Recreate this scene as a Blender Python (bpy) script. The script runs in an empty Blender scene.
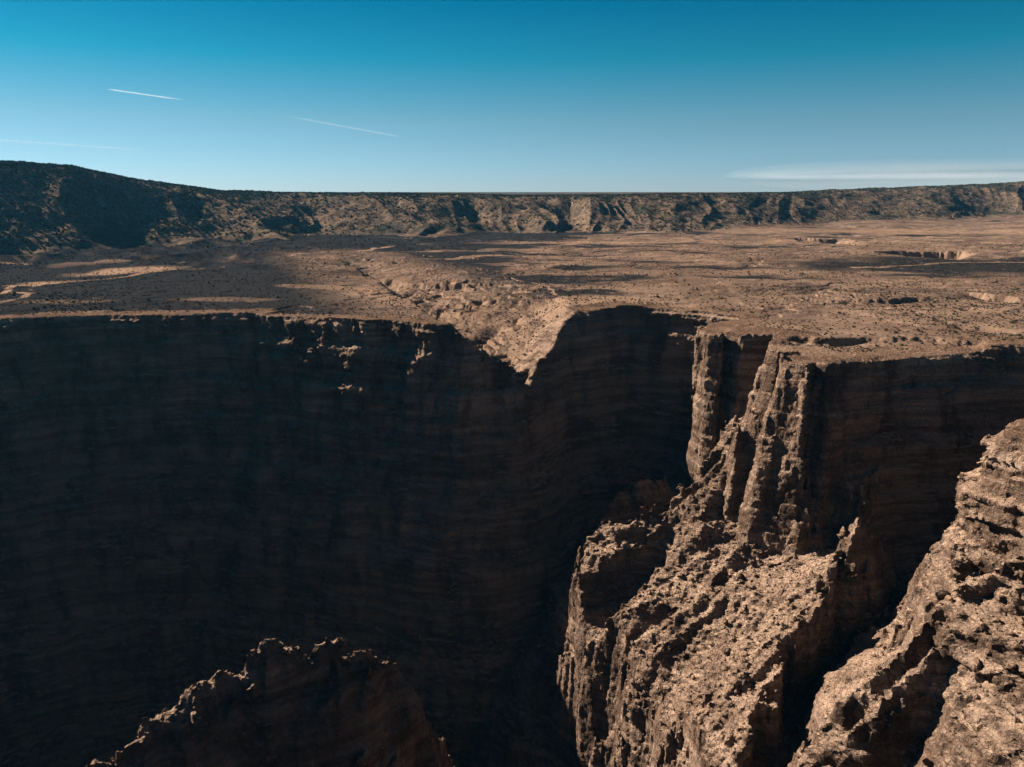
import bpy, math, random
import numpy as np
import openvdb as vdb
from mathutils import Vector, Matrix

S = bpy.context.scene
COL = S.collection
R = math.radians

# ------------------------------------------------------------------ camera
cam_d = bpy.data.cameras.new('camera')
cam_d.sensor_fit = 'HORIZONTAL'
cam_d.sensor_width = 36.0
cam_d.lens = 36.0 * 760.0 / 1024.0
cam_d.clip_start = 1.0
cam_d.clip_end = 300000.0
cam = bpy.data.objects.new('camera', cam_d)
COL.objects.link(cam)
cam.location = (0, 0, 120)
cam.rotation_euler = (R(90 - 14.1426), 0, 0)
S.camera = cam

# ------------------------------------------------------------------ sky and sun
SUN_EL, SUN_AZ = 30.0, 28.5            # azimuth measured from -X towards +Y
sun_vec = Vector((-math.cos(R(SUN_AZ)) * math.cos(R(SUN_EL)), math.sin(R(SUN_AZ)) * math.cos(R(SUN_EL)), math.sin(R(SUN_EL))))
W = bpy.data.worlds.new('World')
S.world = W
W.use_nodes = True
wt = W.node_tree
bg = wt.nodes['Background']
sky = wt.nodes.new('ShaderNodeTexSky')
sky.sky_type = 'NISHITA'
sky.sun_disc = False
sky.sun_elevation = R(SUN_EL)
sky.sun_rotation = math.atan2(sun_vec.x, sun_vec.y)
sky.altitude = 1800
sky.air_density = 1.0
sky.dust_density = 0.3
sky.ozone_density = 2.5
# photographic grade of the sky: redder near the horizon, deep teal overhead
tcw = wt.nodes.new('ShaderNodeTexCoord')
sxw = wt.nodes.new('ShaderNodeSeparateXYZ')
wt.links.new(tcw.outputs['Generated'], sxw.inputs[0])
rmp = wt.nodes.new('ShaderNodeValToRGB')
stops = [(0.0, (.57, .71, .98)), (.084, (.43, .67, .71)), (.155, (.06, .63, .66)), (.218, (0.0, .50, .60)), (.5, (0.02, .15, .24)), (1.0, (0.03, .10, .17))]
el = rmp.color_ramp.elements
while len(el) < len(stops):
    el.new(.5)
for k_, (p_, c_) in enumerate(stops):
    el[k_].position = p_
    el[k_].color = (*c_, 1)
wt.links.new(sxw.outputs[2], rmp.inputs[0])
tint = wt.nodes.new('ShaderNodeMix')
tint.data_type = 'RGBA'
tint.blend_type = 'MULTIPLY'
tint.inputs[0].default_value = 1.0
wt.links.new(sky.outputs[0], tint.inputs[6])
wt.links.new(rmp.outputs[0], tint.inputs[7])
wt.links.new(tint.outputs[2], bg.inputs[0])
bg.inputs[1].default_value = 0.0355

sd_ = bpy.data.lights.new('sun', 'SUN')
sd_.energy = 5.0
sd_.angle = R(0.5)
sd_.color = (1.0, 0.80, 0.63)
so = bpy.data.objects.new('sun', sd_)
COL.objects.link(so)
so.rotation_euler = sun_vec.to_track_quat('Z', 'Y').to_euler()
so.location = (0, 0, 600)

S.view_settings.view_transform = 'Standard'
S.view_settings.look = 'None'
S.view_settings.gamma = 1.0
S.view_settings.use_curve_mapping = False
S.view_settings.exposure = 1.55
S.cycles.max_bounces = 4
S.cycles.diffuse_bounces = 1
S.cycles.volume_bounces = 0
S.cycles.use_denoising = True

# ------------------------------------------------------------------ numeric noise
rng = np.random.RandomState(7)
L = 64
LAT = [rng.rand(L, L, L).astype(np.float32) * 2 - 1 for _ in range(4)]


def vn(x, y, z, k=0):
    """smooth value noise, -1..1"""
    T = LAT[k % 4].ravel()
    o = 17.3 * k
    x = np.asarray(x, np.float32) + o
    y = np.asarray(y, np.float32) + o * 1.7
    z = np.asarray(z, np.float32) + o * 0.6
    x, y, z = np.broadcast_arrays(x, y, z)
    fx, fy, fz = np.floor(x), np.floor(y), np.floor(z)
    ux, uy, uz = x - fx, y - fy, z - fz
    ux = ux * ux * (3 - 2 * ux)
    uy = uy * uy * (3 - 2 * uy)
    uz = uz * uz * (3 - 2 * uz)
    ix = fx.astype(np.int32) & 63
    iy = fy.astype(np.int32) & 63
    iz = fz.astype(np.int32) & 63
    jx, jy, jz = (ix + 1) & 63, (iy + 1) & 63, (iz + 1) & 63
    ix <<= 12
    jx <<= 12
    iy <<= 6
    jy <<= 6

    def lp(a, b, t):
        return a + (b - a) * t
    c00 = lp(T[ix + iy + iz], T[jx + iy + iz], ux)
    c10 = lp(T[ix + jy + iz], T[jx + jy + iz], ux)
    c01 = lp(T[ix + iy + jz], T[jx + iy + jz], ux)
    c11 = lp(T[ix + jy + jz], T[jx + jy + jz], ux)
    return lp(lp(c00, c10, uy), lp(c01, c11, uy), uz)


def fbm(x, y, z, octv=4, k=0, g=0.5):
    a, s, f = 1.0, 0.0, 1.0
    for i in range(octv):
        s = s + a * vn(x * f, y * f, z * f, k + i)
        a *= g
        f *= 2.03
    return s


def cells(x, y, z, k=0):
    """one random value per cell of a jittered lattice: the faces of jointed rock"""
    A, B, C, D = (LAT[(k + i) % 4].ravel() for i in range(4))
    o = 13.7 * k
    x = np.asarray(x, np.float32) + o
    y = np.asarray(y, np.float32) + o * 1.3
    z = np.asarray(z, np.float32) + o * 0.7
    bx, by, bz = np.floor(x - .5), np.floor(y - .5), np.floor(z - .5)
    best = np.full(x.shape, 1e9, np.float32)
    val = np.zeros(x.shape, np.float32)
    for i in (0, 1):
        for j in (0, 1):
            for l in (0, 1):
                cx, cy, cz = bx + i, by + j, bz + l
                h = ((cx.astype(np.int32) & 63) << 12) + ((cy.astype(np.int32) & 63) << 6) + (cz.astype(np.int32) & 63)
                d = (cx + .5 + .42 * A[h] - x) ** 2 + (cy + .5 + .42 * B[h] - y) ** 2 + (cz + .5 + .42 * C[h] - z) ** 2
                m = d < best
                best = np.where(m, d, best)
                val = np.where(m, D[h], val)
    return val


class Slices:
    """a plan noise that changes slowly with height: made on a few levels, blended between them"""

    def __init__(self, fn, step):
        self.fn, self.step, self.c = fn, step, {}

    def at(self, z):
        a = math.floor(z / self.step)
        for q in (a, a + 1):
            if q not in self.c:
                self.c[q] = self.fn(q * self.step)
        for q in list(self.c):
            if q < a:
                del self.c[q]
        t = z / self.step - a
        return self.c[a] * (1 - t) + self.c[a + 1] * t


def sst(a, b, x):
    t = np.clip((x - a) / (b - a), 0, 1)
    return t * t * (3 - 2 * t)


def seg_d(x, y, pts, closed=False):
    """distance to a polyline, running parameter (index + t), side (+ left of travel)"""
    best = np.full(x.shape, 1e9, np.float32)
    par = np.zeros(x.shape, np.float32)
    side = np.zeros(x.shape, np.float32)
    n = len(pts)
    for i in range(n if closed else n - 1):
        ax, ay = pts[i][:2]
        bx, by = pts[(i + 1) % n][:2]
        dx, dy = bx - ax, by - ay
        t = np.clip(((x - ax) * dx + (y - ay) * dy) / (dx * dx + dy * dy), 0, 1)
        px, py = x - ax - t * dx, y - ay - t * dy
        d = np.hypot(px, py)
        m = d < best
        best = np.where(m, d, best)
        par = np.where(m, i + t, par)
        side = np.where(m, np.sign(dx * py - dy * px), side)
    return best, par, side


def inside(x, y, pts):
    c = np.zeros(x.shape, bool)
    n = len(pts)
    for i in range(n):
        ax, ay = pts[i][:2]
        bx, by = pts[(i + 1) % n][:2]
        if ay == by:
            continue
        m = ((ay > y) != (by > y)) & (x < (bx - ax) * (y - ay) / (by - ay) + ax)
        c ^= m
    return c


def sdf_poly(x, y, pts):
    d = seg_d(x, y, pts, True)[0]
    return np.where(inside(x, y, pts), -d, d)


# ------------------------------------------------------------------ plan of the canyon (the void)
VOID = [(-760, 560), (-700, 640), (-616, 699), (-545, 716), (-503, 739), (-468, 762), (-404, 776), (-325, 785), (-262, 784),
        (-250, 774), (-234, 764), (-214, 759), (-160, 746), (-142, 736), (-126, 739), (-108, 728), (-67, 712), (-40, 704), (-18, 716), (-2, 732), (14, 762), (50, 790), (83, 806),
        (119, 834), (162, 828), (201, 812), (242, 778), (216, 738), (205, 694), (218, 674), (244, 655), (244, 600), (248, 582), (262, 578), (300, 586), (330, 588), (358, 596), (414, 602), (482, 612), (560, 640), (720, 690), (760, 640),
        (600, 540), (520, 470), (420, 440), (330, 425), (285, 408), (262, 388), (252, 372), (262, 350), (258, 325), (272, 300), (280, 240), (330, 150),
        (300, 20), (340, -120), (250, -260), (60, -300), (-160, -260), (-330, -330), (-520, -280), (-600, -120), (-570, 30), (-610, 200), (-590, 380), (-680, 470)]  # unseen left rim is drawn in close so it shades the floor

VALLEY = [(14, 732, 66), (3, 756, 55), (-34, 800, 52), (-62, 850, 46), (-110, 960, 34), (-165, 1120, 24), (-260, 1330, 14), (-330, 1500, 0)]
GULLY = [(415, 735, 0), (440, 690, 14), (480, 640, 34), (540, 600, 70), (600, 580, 90)]
SCARPS = [  # low ledges on the plain: (polyline, drop, run-out on the low side)
    ([(205, 652), (232, 651), (262, 646), (300, 647), (345, 640), (400, 622)], 7.5, 260),
    ([(715, 1580), (790, 1612), (880, 1604), (935, 1575)], 27, 230),
    ([(690, 2080), (790, 2096), (910, 2066)], 15, 420),
    ([(1180, 1530), (1300, 1560), (1450, 1540)], 14, 200),
    ([(-260, 1265), (-150, 1190), (-60, 1130), (30, 1110)], 8, 120),
    ([(330, 905), (420, 880), (520, 905)], 5, 120),
    ([(560, 960), (620, 880), (700, 870)], 7, 120),
]


def interp_par(par, vals):
    return np.interp(par, np.arange(len(vals)), vals).astype(np.float32)


def top(x, y):
    """ground height of the plateau near the canyon and of the plain"""
    x = np.asarray(x, np.float32)
    y = np.asarray(y, np.float32)
    r = np.hypot(x, y)
    z = 2.6 * fbm(x / 110, y / 80, 0 * x, 4, 1) + 0.30 * fbm(x / 9, y / 9, 0 * x, 3, 5)
    wash = ridged(fbm(x / 260, y / 200, 0 * x, 4, 13))
    z = z - 2.4 * sst(.55, .95, wash)
    z = z + sst(900, 1900, r) * (5 * fbm(x / 330, y / 330, 0 * x, 3, 2))
    z = z + 9 * sst(-.1, -.4, x / np.maximum(y, 1)) * sst(1050, 1400, y) * ridged(fbm(x / 150, y / 150, 0 * x, 4, 12))
    q = 2.2                             # thin ledges of level rock showing through
    zq = z / q + 0.25 * vn(x / 30, y / 30, 0 * x, 3)
    st = np.floor(zq) + sst(0.35, 0.65, zq - np.floor(zq))
    kz = .65 * (1 - .85 * sst(-.1, -.35, x / np.maximum(y, 1)) * sst(950, 1200, y))
    z = (1 - kz) * z + kz * (st - 0.5) * q
    for pl, drop, run in SCARPS:
        xx = x + 13 * fbm(x / 60, y / 60, 0 * x, 5, 3, .55)
        yy = y + 13 * fbm(x / 60, y / 60, 0 * x + 5, 5, 4, .55)
        d, par, side = seg_d(xx, yy, pl)
        low = side < 0                  # right of travel = towards the camera
        n = len(pl) - 1
        fade = sst(0, 0.35, par) * sst(0, 0.35, n - par)
        drop = drop * (.55 + .6 * sst(-.5, .5, vn(x / 45, y / 45, 0 * x, 33)))
        z = z - np.where(low, drop * fade * sst(0, 7, d) * (1 - sst(run * .15, run, d)), 0)
    # the hanging side valley
    xx = x + 7 * fbm(x / 40, y / 40, 0 * x, 3, 6)
    yy = y + 7 * fbm(x / 40, y / 40, 0 * x + 9, 3, 7)
    d, par, side = seg_d(xx, yy, VALLEY)
    dep = interp_par(par, [p[2] for p in VALLEY])
    wE = interp_par(par, [74, 80, 116, 140, 165, 170, 120, 60])
    wW = interp_par(par, [84, 80, 62, 46, 40, 34, 28, 20])
    w = np.where(side < 0, wE, wW)
    t = np.clip(1 - d / w, 0, 1)
    cut = dep * t
    gl = ridged(vn(xx / 26 - yy / 60, yy / 26 + xx / 60, 0 * x, 34))
    cut = cut * (1 + .14 * gl * sst(2, 14, cut))
    ns = cut / 6 + 0.9 * fbm(x / 34, y / 34, 0 * x, 3, 8)
    cutq = (np.floor(ns) + sst(0.3, 0.7, ns - np.floor(ns))) * 6 - (ns * 6 - cut)
    kq = .75 * sst(-.3, .4, vn(x / 50, y / 50, 0 * x, 35))
    cut = np.where(cut > 1, (1 - kq) * cut + kq * cutq, cut)
    z = z - np.maximum(cut, 0) + np.where(cut > 2, 2.0 * fbm(x / 12, y / 12, 0 * x, 4, 9, .55) * .35 + .25 * cells(x / 6, y / 6, 0 * x, 9), 0)
    d, par, side = seg_d(xx, yy, GULLY)
    dep = interp_par(par, [p[2] for p in GULLY])
    z = z - dep * np.clip(1 - d / (12 + dep * 0.55), 0, 1)
    return z


def prof(z):
    """how far a wall has stepped out at height z"""
    d = np.maximum(-z, 0)
    return np.interp(d, [0, 6, 8, 26, 30, 62, 68, 104, 110, 148, 176, 205, 225, 300, 318, 400, 460],
                     [0, 1, 5, 8, 14, 19, 26, 31, 37, 44, 72, 82, 100, 112, 130, 145, 190]).astype(np.float32)


# tail of broken rock that runs from the headland towards the camera
# front of the headland: (x, y) at the rim and 155 m below it
HEAD = [((243, 775), (236, 770)), ((195, 733), (188, 735)), ((173, 694), (168, 690)), ((175, 668), (170, 655)), ((186, 664), (181, 649)), ((190, 680), (188, 672)), ((196, 672), (194, 662)), ((200, 658), (192, 640)),
        ((230, 656), (213, 630)), ((221, 637), (170, 592)), ((212, 614), (174, 578)), ((216, 601), (191, 564)), ((238, 607), (224, 584)), ((232, 590), (200, 556)), ((210, 578), (172, 543)),
        ((205, 568), (175, 532)), ((221, 552), (209, 518)), ((229, 561), (221, 538)), ((236, 553), (229, 520)), ((242, 556), (250, 528)), ((250, 562), (256, 540)), ((262, 562), (262, 541)), ((300, 574), (300, 556)), ((330, 586), (330, 575)), ((330, 700), (330, 700))]
TAIL = [(190, 640), (172, 612), (150, 600), (106, 583), (62, 572), (46, 560), (62, 530), (78, 505), (92, 470), (104, 440), (113, 400), (117, 350), (119, 300), (122, 296),
        (118, 330), (125, 360), (150, 400), (187, 440), (221, 480), (243, 500), (258, 520), (290, 575), (260, 640)]
TAIL_Z = [(173, 610, -108), (151, 600, -131), (106, 580, -152), (60, 565, -172), (47, 555, -178), (55, 510, -208), (66, 470, -226), (62, 440, -250), (66, 390, -280), (80, 310, -300),
          (174, 530, -150), (200, 520, -146), (165, 450, -170), (133, 480, -174), (103, 510, -180), (104, 545, -172), (140, 560, -155), (110, 440, -205), (90, 390, -240),
          (255, 520, -122), (243, 500, -132), (221, 480, -140), (187, 440, -157), (150, 400, -179), (125, 360, -194), (110, 320, -230), (230, 560, -115), (220, 620, -80)]


def rbf(pts):
    P = np.array(pts, float)
    n = len(P)
    d = np.hypot(P[:, None, 0] - P[None, :, 0], P[:, None, 1] - P[None, :, 1])
    K = d  # linear (biharmonic) kernel
    A = np.zeros((n + 3, n + 3))
    A[:n, :n] = K
    A[:n, n] = 1
    A[:n, n + 1:] = P[:, :2]
    A[n:, :n] = A[:n, n:].T
    w = np.linalg.solve(A, np.r_[P[:, 2], 0, 0, 0])

    def f(x, y):
        s = w[n] + w[n + 1] * x + w[n + 2] * y
        for i in range(n):
            s = s + w[i] * np.hypot(x - P[i, 0], y - P[i, 1])
        return s.astype(np.float32)
    return f


tail_h = rbf(TAIL_Z)

# lower shelf under the near right headland
SHELF = [(300, 430), (270, 400), (248, 380), (226, 362), (206, 345), (182, 335), (146, 318), (124, 290), (130, 240), (180, 180), (330, 130), (360, 300)]
SHELF_Z = [(256, 378, -62), (236, 368, -66), (218, 352, -80), (197, 340, -104), (174, 331, -126), (136, 316, -153), (110, 285, -175), (190, 282, -124), (222, 290, -92), (240, 330, -66), (175, 240, -150), (215, 230, -120), (260, 280, -60), (250, 240, -80)]
shelf_h = rbf(SHELF_Z)

# knife ridges: (points x,y,z, side slope)
RIDGES = [
    ([(222, 566, -70), (240, 545, -84), (256, 520, -92)], 3.4),
    ([(256, 522, -88), (249, 508, -106), (240, 497, -124)], 2.4),
    ([(240, 552, -74), (236, 538, -96), (228, 524, -120)], 2.8),
    ([(226, 552, -66), (224, 536, -92), (214, 522, -116)], 3.2),
    ([(206, 560, -60), (214, 545, -84), (220, 528, -100), (222, 520, -126)], 4.0),
    ([(188, 600, -66), (184, 586, -84), (176, 570, -112)], 4.0),
    ([(196, 640, -70), (180, 618, -104)], 3.4),
    ([(150, 690, -150), (134, 666, -141), (118, 654, -139), (104, 646, -144), (90, 636, -154), (78, 630, -168)], 1.9),
    ([(176, 664, -140), (164, 648, -140), (150, 634, -146)], 2.0),
]
BUTTE = [
    ([(-222, 246, -158), (-202, 260, -124), (-188, 268, -117), (-172, 282, -113), (-158, 300, -109), (-148, 318, -108), (-131, 330, -105), (-108, 340, -105), (-88, 350, -107), (-74, 356, -112), (-61, 358, -130), (-50, 358, -150), (-42, 354, -178), (-30, 350, -210)], 1.75),
]


def ridge_h(x, y, rid):
    h = np.full(x.shape, -600, np.float32)
    for pts, k in rid:
        d, par, _ = seg_d(x, y, pts)
        h = np.maximum(h, interp_par(par, [p[2] for p in pts]) - k * d)
    return h


def ridged(v):
    return 1 - 2 * np.abs(v)


class Field:
    """the rock mass on a regular block of samples; negative inside rock"""

    def __init__(self, x0, y0, z0, x1, y1, z1, v, fine=True):
        self.o = (x0, y0, z0)
        self.v = v
        self.x = (x0 + v * np.arange(int(round((x1 - x0) / v)) + 1)).astype(np.float32)
        self.y = (y0 + v * np.arange(int(round((y1 - y0) / v)) + 1)).astype(np.float32)
        self.z = (z0 + v * np.arange(int(round((z1 - z0) / v)) + 1)).astype(np.float32)
        X, Y = np.meshgrid(self.x, self.y, indexing='ij')
        wa = 1.5 + 5.0 * sst(140, 40, X)
        wx = X + wa * fbm(X / 48, Y / 48, 0 * X, 2, 11)
        wy = Y + wa * fbm(X / 48, Y / 48, 0 * X + 4, 2, 12)
        sd = -sdf_poly(wx, wy, VOID)     # negative in rock, positive in the void
        T = top(X, Y)
        tp = sdf_poly(wx, wy, TAIL)
        th0 = tail_h(X, Y)
        # ribs and gullies that run down the slope to the left, with steep sides, broken by ledges
        def ribs(h0, seed, dirx, diry, cliffs):
            jx = X + 1.3 * cells(X / 8, Y / 8, 0 * X + .5, seed) + 0.6 * cells(X / 3.6, Y / 3.6, 0 * X + .5, seed + 1)
            jy = Y + 1.3 * cells(X / 8, Y / 8, 0 * X + .5, seed + 2) + 0.6 * cells(X / 3.6, Y / 3.6, 0 * X + .5, seed + 3)
            jx = jx + 9 * fbm(X / 50, Y / 50, 0 * X, 2, seed + 4)
            jy = jy + 9 * fbm(X / 50, Y / 50, 0 * X + 3, 2, seed + 5)
            pa = jx * dirx + jy * diry
            pe = -jx * diry + jy * dirx
            r1 = 1 - np.abs(vn(pe / 21, pa / 95, 0 * X, seed + 6)) * 2.6
            r2 = 1 - np.abs(vn(pe / 9, pa / 40, 0 * X, seed + 7)) * 2.4
            k1 = 0.5 + 0.5 * sst(-.4, .5, vn(pe / 60, pa / 60, 0 * X, seed + 8))
            h = h0 + k1 * (cliffs * np.maximum(r1, -1) + 4.0 * np.maximum(r2, -1)) - 2
            q = 13.0
            a = h / q + 0.5 * vn(jx / 30, jy / 30, 0 * X, seed + 9)
            fl = np.floor(a)
            st = (fl + sst(0.45, 0.85, a - fl)) * q - (a * q - h)
            kk = 0.75 * sst(-.35, .2, vn(X / 42, Y / 42, 0 * X, seed + 10))
            return h + (st - h) * kk - h0
        bench = np.exp(-(((X - 196) / 40) ** 2 + ((Y - 508) / 24) ** 2)) + .7 * np.exp(-(((X - 150) / 24) ** 2 + ((Y - 452) / 40) ** 2)) + .7 * np.exp(-(((X - 120) / 18) ** 2 + ((Y - 520) / 18) ** 2))
        bench = np.clip(bench * 1.2, 0, 1)
        th = th0 + ribs(th0, 14, -.92, -.39, 19.) * (1 - .88 * bench)
        sp = sdf_poly(wx, wy, SHELF)
        sh = shelf_h(X, Y)
        sh = sh + ribs(sh, 27, -.97, -.24, 19.)
        rh = ridge_h(wx, wy, RIDGES)
        bh = ridge_h(X + 3 * fbm(X / 14, Y / 14, 0 * X, 2, 31), Y + 3 * fbm(X / 14, Y / 14, 0 * X + 3, 2, 32), BUTTE)
        zz = self.z
        pz = prof(zz)
        # the headland and the near cliff stand steeper in their upper half
        K1 = np.exp(-(((X - 175) / 60) ** 2 + ((Y - 690) / 60) ** 2)) + np.exp(-(((X - 262) / 60) ** 2 + ((Y - 340) / 90) ** 2))
        K1 = 1 - .62 * np.clip(K1, 0, 1)
        F = np.empty((len(self.x), len(self.y), len(zz)), np.float32)
        self.fine = fine
        band = 9.0 if fine else 14.0
        z0_ = 0 * X
        head = sst(130, 180, X)
        nA = Slices(lambda z: (3.4 - .9 * head) * vn(X / 44, Y / 44, z0_ + z / 240, 18) + (2.6 - .6 * head) * ridged(vn(X / 19, Y / 19, z0_ + z / 150, 19)) * min(1, max(0, -z / 25)) + .7 * (1 - head) * cells(X / 15, Y / 15, z0_ + z / 40, 91) - 2 * head, 10)
        nB = Slices(lambda z: 5 * ridged(vn(X / 20, Y / 20, z0_ + z / 160, 20)) - 2 + 2.2 * cells(X / 12, Y / 12, z0_ + z / 120, 20) + 3.5 * cells(X / 27, Y / 27, z0_ + z / 160, 6), 10)
        nD = Slices(lambda z: 2.2 * ridged(vn(X / 22, Y / 22, z0_ + z / 70, 22)) - 1, 8)
        hx = np.flatnonzero((self.x > 120) & (self.x < 345)) if fine else []
        hy = np.flatnonzero((self.y > 495) & (self.y < 800)) if fine else []
        if len(hx) and len(hy):
            HX, HY = wx[hx[0]:hx[-1] + 1, hy[0]:hy[-1] + 1], wy[hx[0]:hx[-1] + 1, hy[0]:hy[-1] + 1]
            hn = Slices(lambda z: 2.0 * vn((HX - .2 * z) / 13, HY / 13, 0 * HX + z / 90, 90) + 1.6 * cells((HX - .2 * z) / 11, HY / 11, 0 * HX + z / 70, 1), 6)
        else:
            hx = []
        K2 = 1 - .3 * sst(160, 100, X)
        for k, z in enumerate(zz):
            lat = sd - pz[k] * K2 * (K1 if z > -140 else K1 + (1 - K1) * min(1, (-140 - z) / 60))
            if fine:
                lat = lat + nA.at(z)
                if len(hx):
                    tz = min(1.25, max(0, -z) / 155.)
                    poly = [(a[0] + (b[0] - a[0]) * tz, a[1] + (b[1] - a[1]) * tz) for a, b in HEAD]
                    hs = sdf_poly(HX, HY, poly) - 0.10 * max(0, -z - 155)
                    hs = hs + hn.at(z) * (1 if z < -8 else .4)
                    sub = lat[hx[0]:hx[-1] + 1, hy[0]:hy[-1] + 1]
                    lat[hx[0]:hx[-1] + 1, hy[0]:hy[-1] + 1] = np.minimum(sub, hs)
            nb = nB.at(z)
            lt = tp - 0.12 * np.maximum(th0 - z, 0) + nb
            ls = sp - 0.45 * np.maximum(sh - z, 0) + nb + 3
            A = np.maximum(lt, (z - th) * 0.72)
            B = np.maximum(ls, (z - sh) * 0.72)
            C = (z - rh) * 0.3
            D = (z - bh) * 0.45 + nD.at(z)
            G = np.minimum(np.minimum(A, B), np.minimum(C, D))
            low = np.minimum(lat, G)
            Fk = low.copy()
            if z > -90:
                tt = (z - T) * 0.8
                Fk = np.maximum(low, tt)
            m = np.abs(Fk) < band
            if m.any():
                x, y = X[m], Y[m]
                l = low[m]
                zs = z + 3 * vn(x / 90, y / 90, z / 60, 49)
                beds = 2.0 * cells(x / 90, y / 90, zs / 15, 7) + 1.5 * cells(x / 34, y / 34, zs / 5.2, 4) + 0.9 * cells(x / 12, y / 12, zs / 2.7, 5)
                n = beds
                if fine:
                    rock = G[m] < lat[m]                    # broken rock, not bedded wall
                    onT = rock & (np.maximum(z - th[m], 0) * .72 + 2 > np.maximum(lt[m], -50)) & (np.abs(z - th[m]) < 9) & (lt[m] < 0)
                    onS = rock & (np.abs(z - sh[m]) < 9) & (ls[m] < 0)
                    flat_ = onT | onS
                    front = (~rock) & (x > 150) & (x < 262) & (y < 705)
                    col = np.where(rock, np.where(flat_, .35, 1.0), np.where(front, .5, .34)).astype(np.float32)
                    col = np.where(x < 15, np.where(z > -132, 1.35, .9), col)
                    nearc = (x > 205) & (y < 430) & (z > -100)
                    col = np.where(nearc, .65, col)
                    bd = np.where(nearc, 1.35, np.where(rock, .30, np.where(front, .42, 1.0))).astype(np.float32)
                    wx_ = x + 1.6 * vn(x / 9, y / 9, z / 26, 47)
                    cl = 1.7 * cells(wx_ / 10, y / 10, z / 70, 1) + .9 * cells(wx_ / 5, y / 5, z / 30, 2) + .45 * cells(x / 2.7, y / 2.7, z / 6, 3)
                    n = beds * bd + cl * col + .45 * vn(x / 2.5, y / 2.5, z / 2.5, 46) + np.where(flat_, 1.0 * cells(x / 3.2, y / 3.2, z / 3.2, 8) + .8 * vn(x / 6, y / 6, z / 6, 44), 0)
                else:
                    n = n + 4 * vn(x / 30, y / 30, z / 60, 42)
                l = l + n
                if z > -90:
                    l = np.maximum(l, tt[m])
                Fk[m] = l
            F[:, :, k] = Fk
        self.F = F

    def mesh(self):
        g = vdb.FloatGrid()
        g.copyFromArray(self.F)
        P, Q = g.convertToQuads(isovalue=0.0)
        P = P.astype(np.float32) * self.v + np.array(self.o, np.float32)
        n = np.array(self.F.shape)
        return P, Q.astype(np.int64)


def mesh_obj(name, P, Q, mat, smooth=False):
    used = np.unique(Q)
    rem = np.full(len(P), -1, np.int64)
    rem[used] = np.arange(len(used))
    P = P[used]
    Q = rem[Q]
    me = bpy.data.meshes.new(name)
    me.vertices.add(len(P))
    me.vertices.foreach_set('co', np.ascontiguousarray(P, np.float32).ravel())
    k = Q.shape[1]
    me.loops.add(len(Q) * k)
    me.loops.foreach_set('vertex_index', Q.astype(np.int32).ravel())
    me.polygons.add(len(Q))
    me.polygons.foreach_set('loop_start', (np.arange(len(Q)) * k).astype(np.int32))
    me.polygons.foreach_set('loop_total', np.full(len(Q), k, np.int32))
    me.update(calc_edges=True)
    me.polygons.foreach_set('use_smooth', np.full(len(Q), smooth, bool))
    me.materials.append(mat)
    ob = bpy.data.objects.new(name, me)
    COL.objects.link(ob)
    return ob


def tag(o, label=None, cat=None, group=None, kind=None):
    if label:
        o['label'] = label
    if cat:
        o['category'] = cat
    if group:
        o['group'] = group
    if kind:
        o['kind'] = kind
    return o


# ------------------------------------------------------------------ materials
class NT:
    def __init__(self, name):
        self.m = bpy.data.materials.new(name)
        self.m.use_nodes = True
        self.t = self.m.node_tree
        self.b = self.t.nodes['Principled BSDF']
        self.b.inputs['Specular IOR Level'].default_value = 0.0
        self.b.inputs['Roughness'].default_value = 0.9

    def n(self, typ, **kw):
        nd = self.t.nodes.new(typ)
        for k, v in kw.items():
            setattr(nd, k, v)
        return nd

    def l(self, a, b):
        self.t.links.new(a, b)

    def pos(self, sx=1, sy=1, sz=1):
        g = self.n('ShaderNodeNewGeometry')
        mp = self.n('ShaderNodeMapping')
        mp.inputs['Scale'].default_value = (sx, sy, sz)
        self.l(g.outputs['Position'], mp.inputs[0])
        return mp.outputs[0]

    def noise(self, vec, scale=1, detail=4, rough=0.55):
        nd = self.n('ShaderNodeTexNoise')
        nd.inputs['Scale'].default_value = scale
        nd.inputs['Detail'].default_value = detail
        nd.inputs['Roughness'].default_value = rough
        self.l(vec, nd.inputs['Vector'])
        return nd.outputs[0]

    def ramp(self, fac, stops):
        nd = self.n('ShaderNodeValToRGB')
        e = nd.color_ramp.elements
        while len(e) < len(stops):
            e.new(0.5)
        for i, (p, c) in enumerate(stops):
            e[i].position = p
            e[i].color = (*c, 1) if len(c) == 3 else c
        self.l(fac, nd.inputs[0])
        return nd.outputs[0]

    def mix(self, fac, a, b, mode='MIX'):
        nd = self.n('ShaderNodeMix', data_type='RGBA', blend_type=mode)
        for s, v in ((nd.inputs[0], fac), (nd.inputs[6], a), (nd.inputs[7], b)):
            if isinstance(v, (int, float)):
                s.default_value = v
            elif isinstance(v, tuple):
                s.default_value = (*v, 1) if len(v) == 3 else v
            else:
                self.l(v, s)
        return nd.outputs[2]

    def math(self, op, a, b, c=None):
        nd = self.n('ShaderNodeMath', operation=op)
        for i, v in enumerate((a, b, c)):
            if v is None:
                continue
            if isinstance(v, (int, float)):
                nd.inputs[i].default_value = v
            else:
                self.l(v, nd.inputs[i])
        return nd.outputs[0]

    def bump(self, h, strength, dist, normal=None):
        nd = self.n('ShaderNodeBump')
        nd.inputs['Strength'].default_value = strength
        nd.inputs['Distance'].default_value = dist
        self.l(h, nd.inputs['Height'])
        if normal is not None:
            self.l(normal, nd.inputs['Normal'])
        return nd.outputs[0]


def g3(v):
    return (v, v, v)


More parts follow.
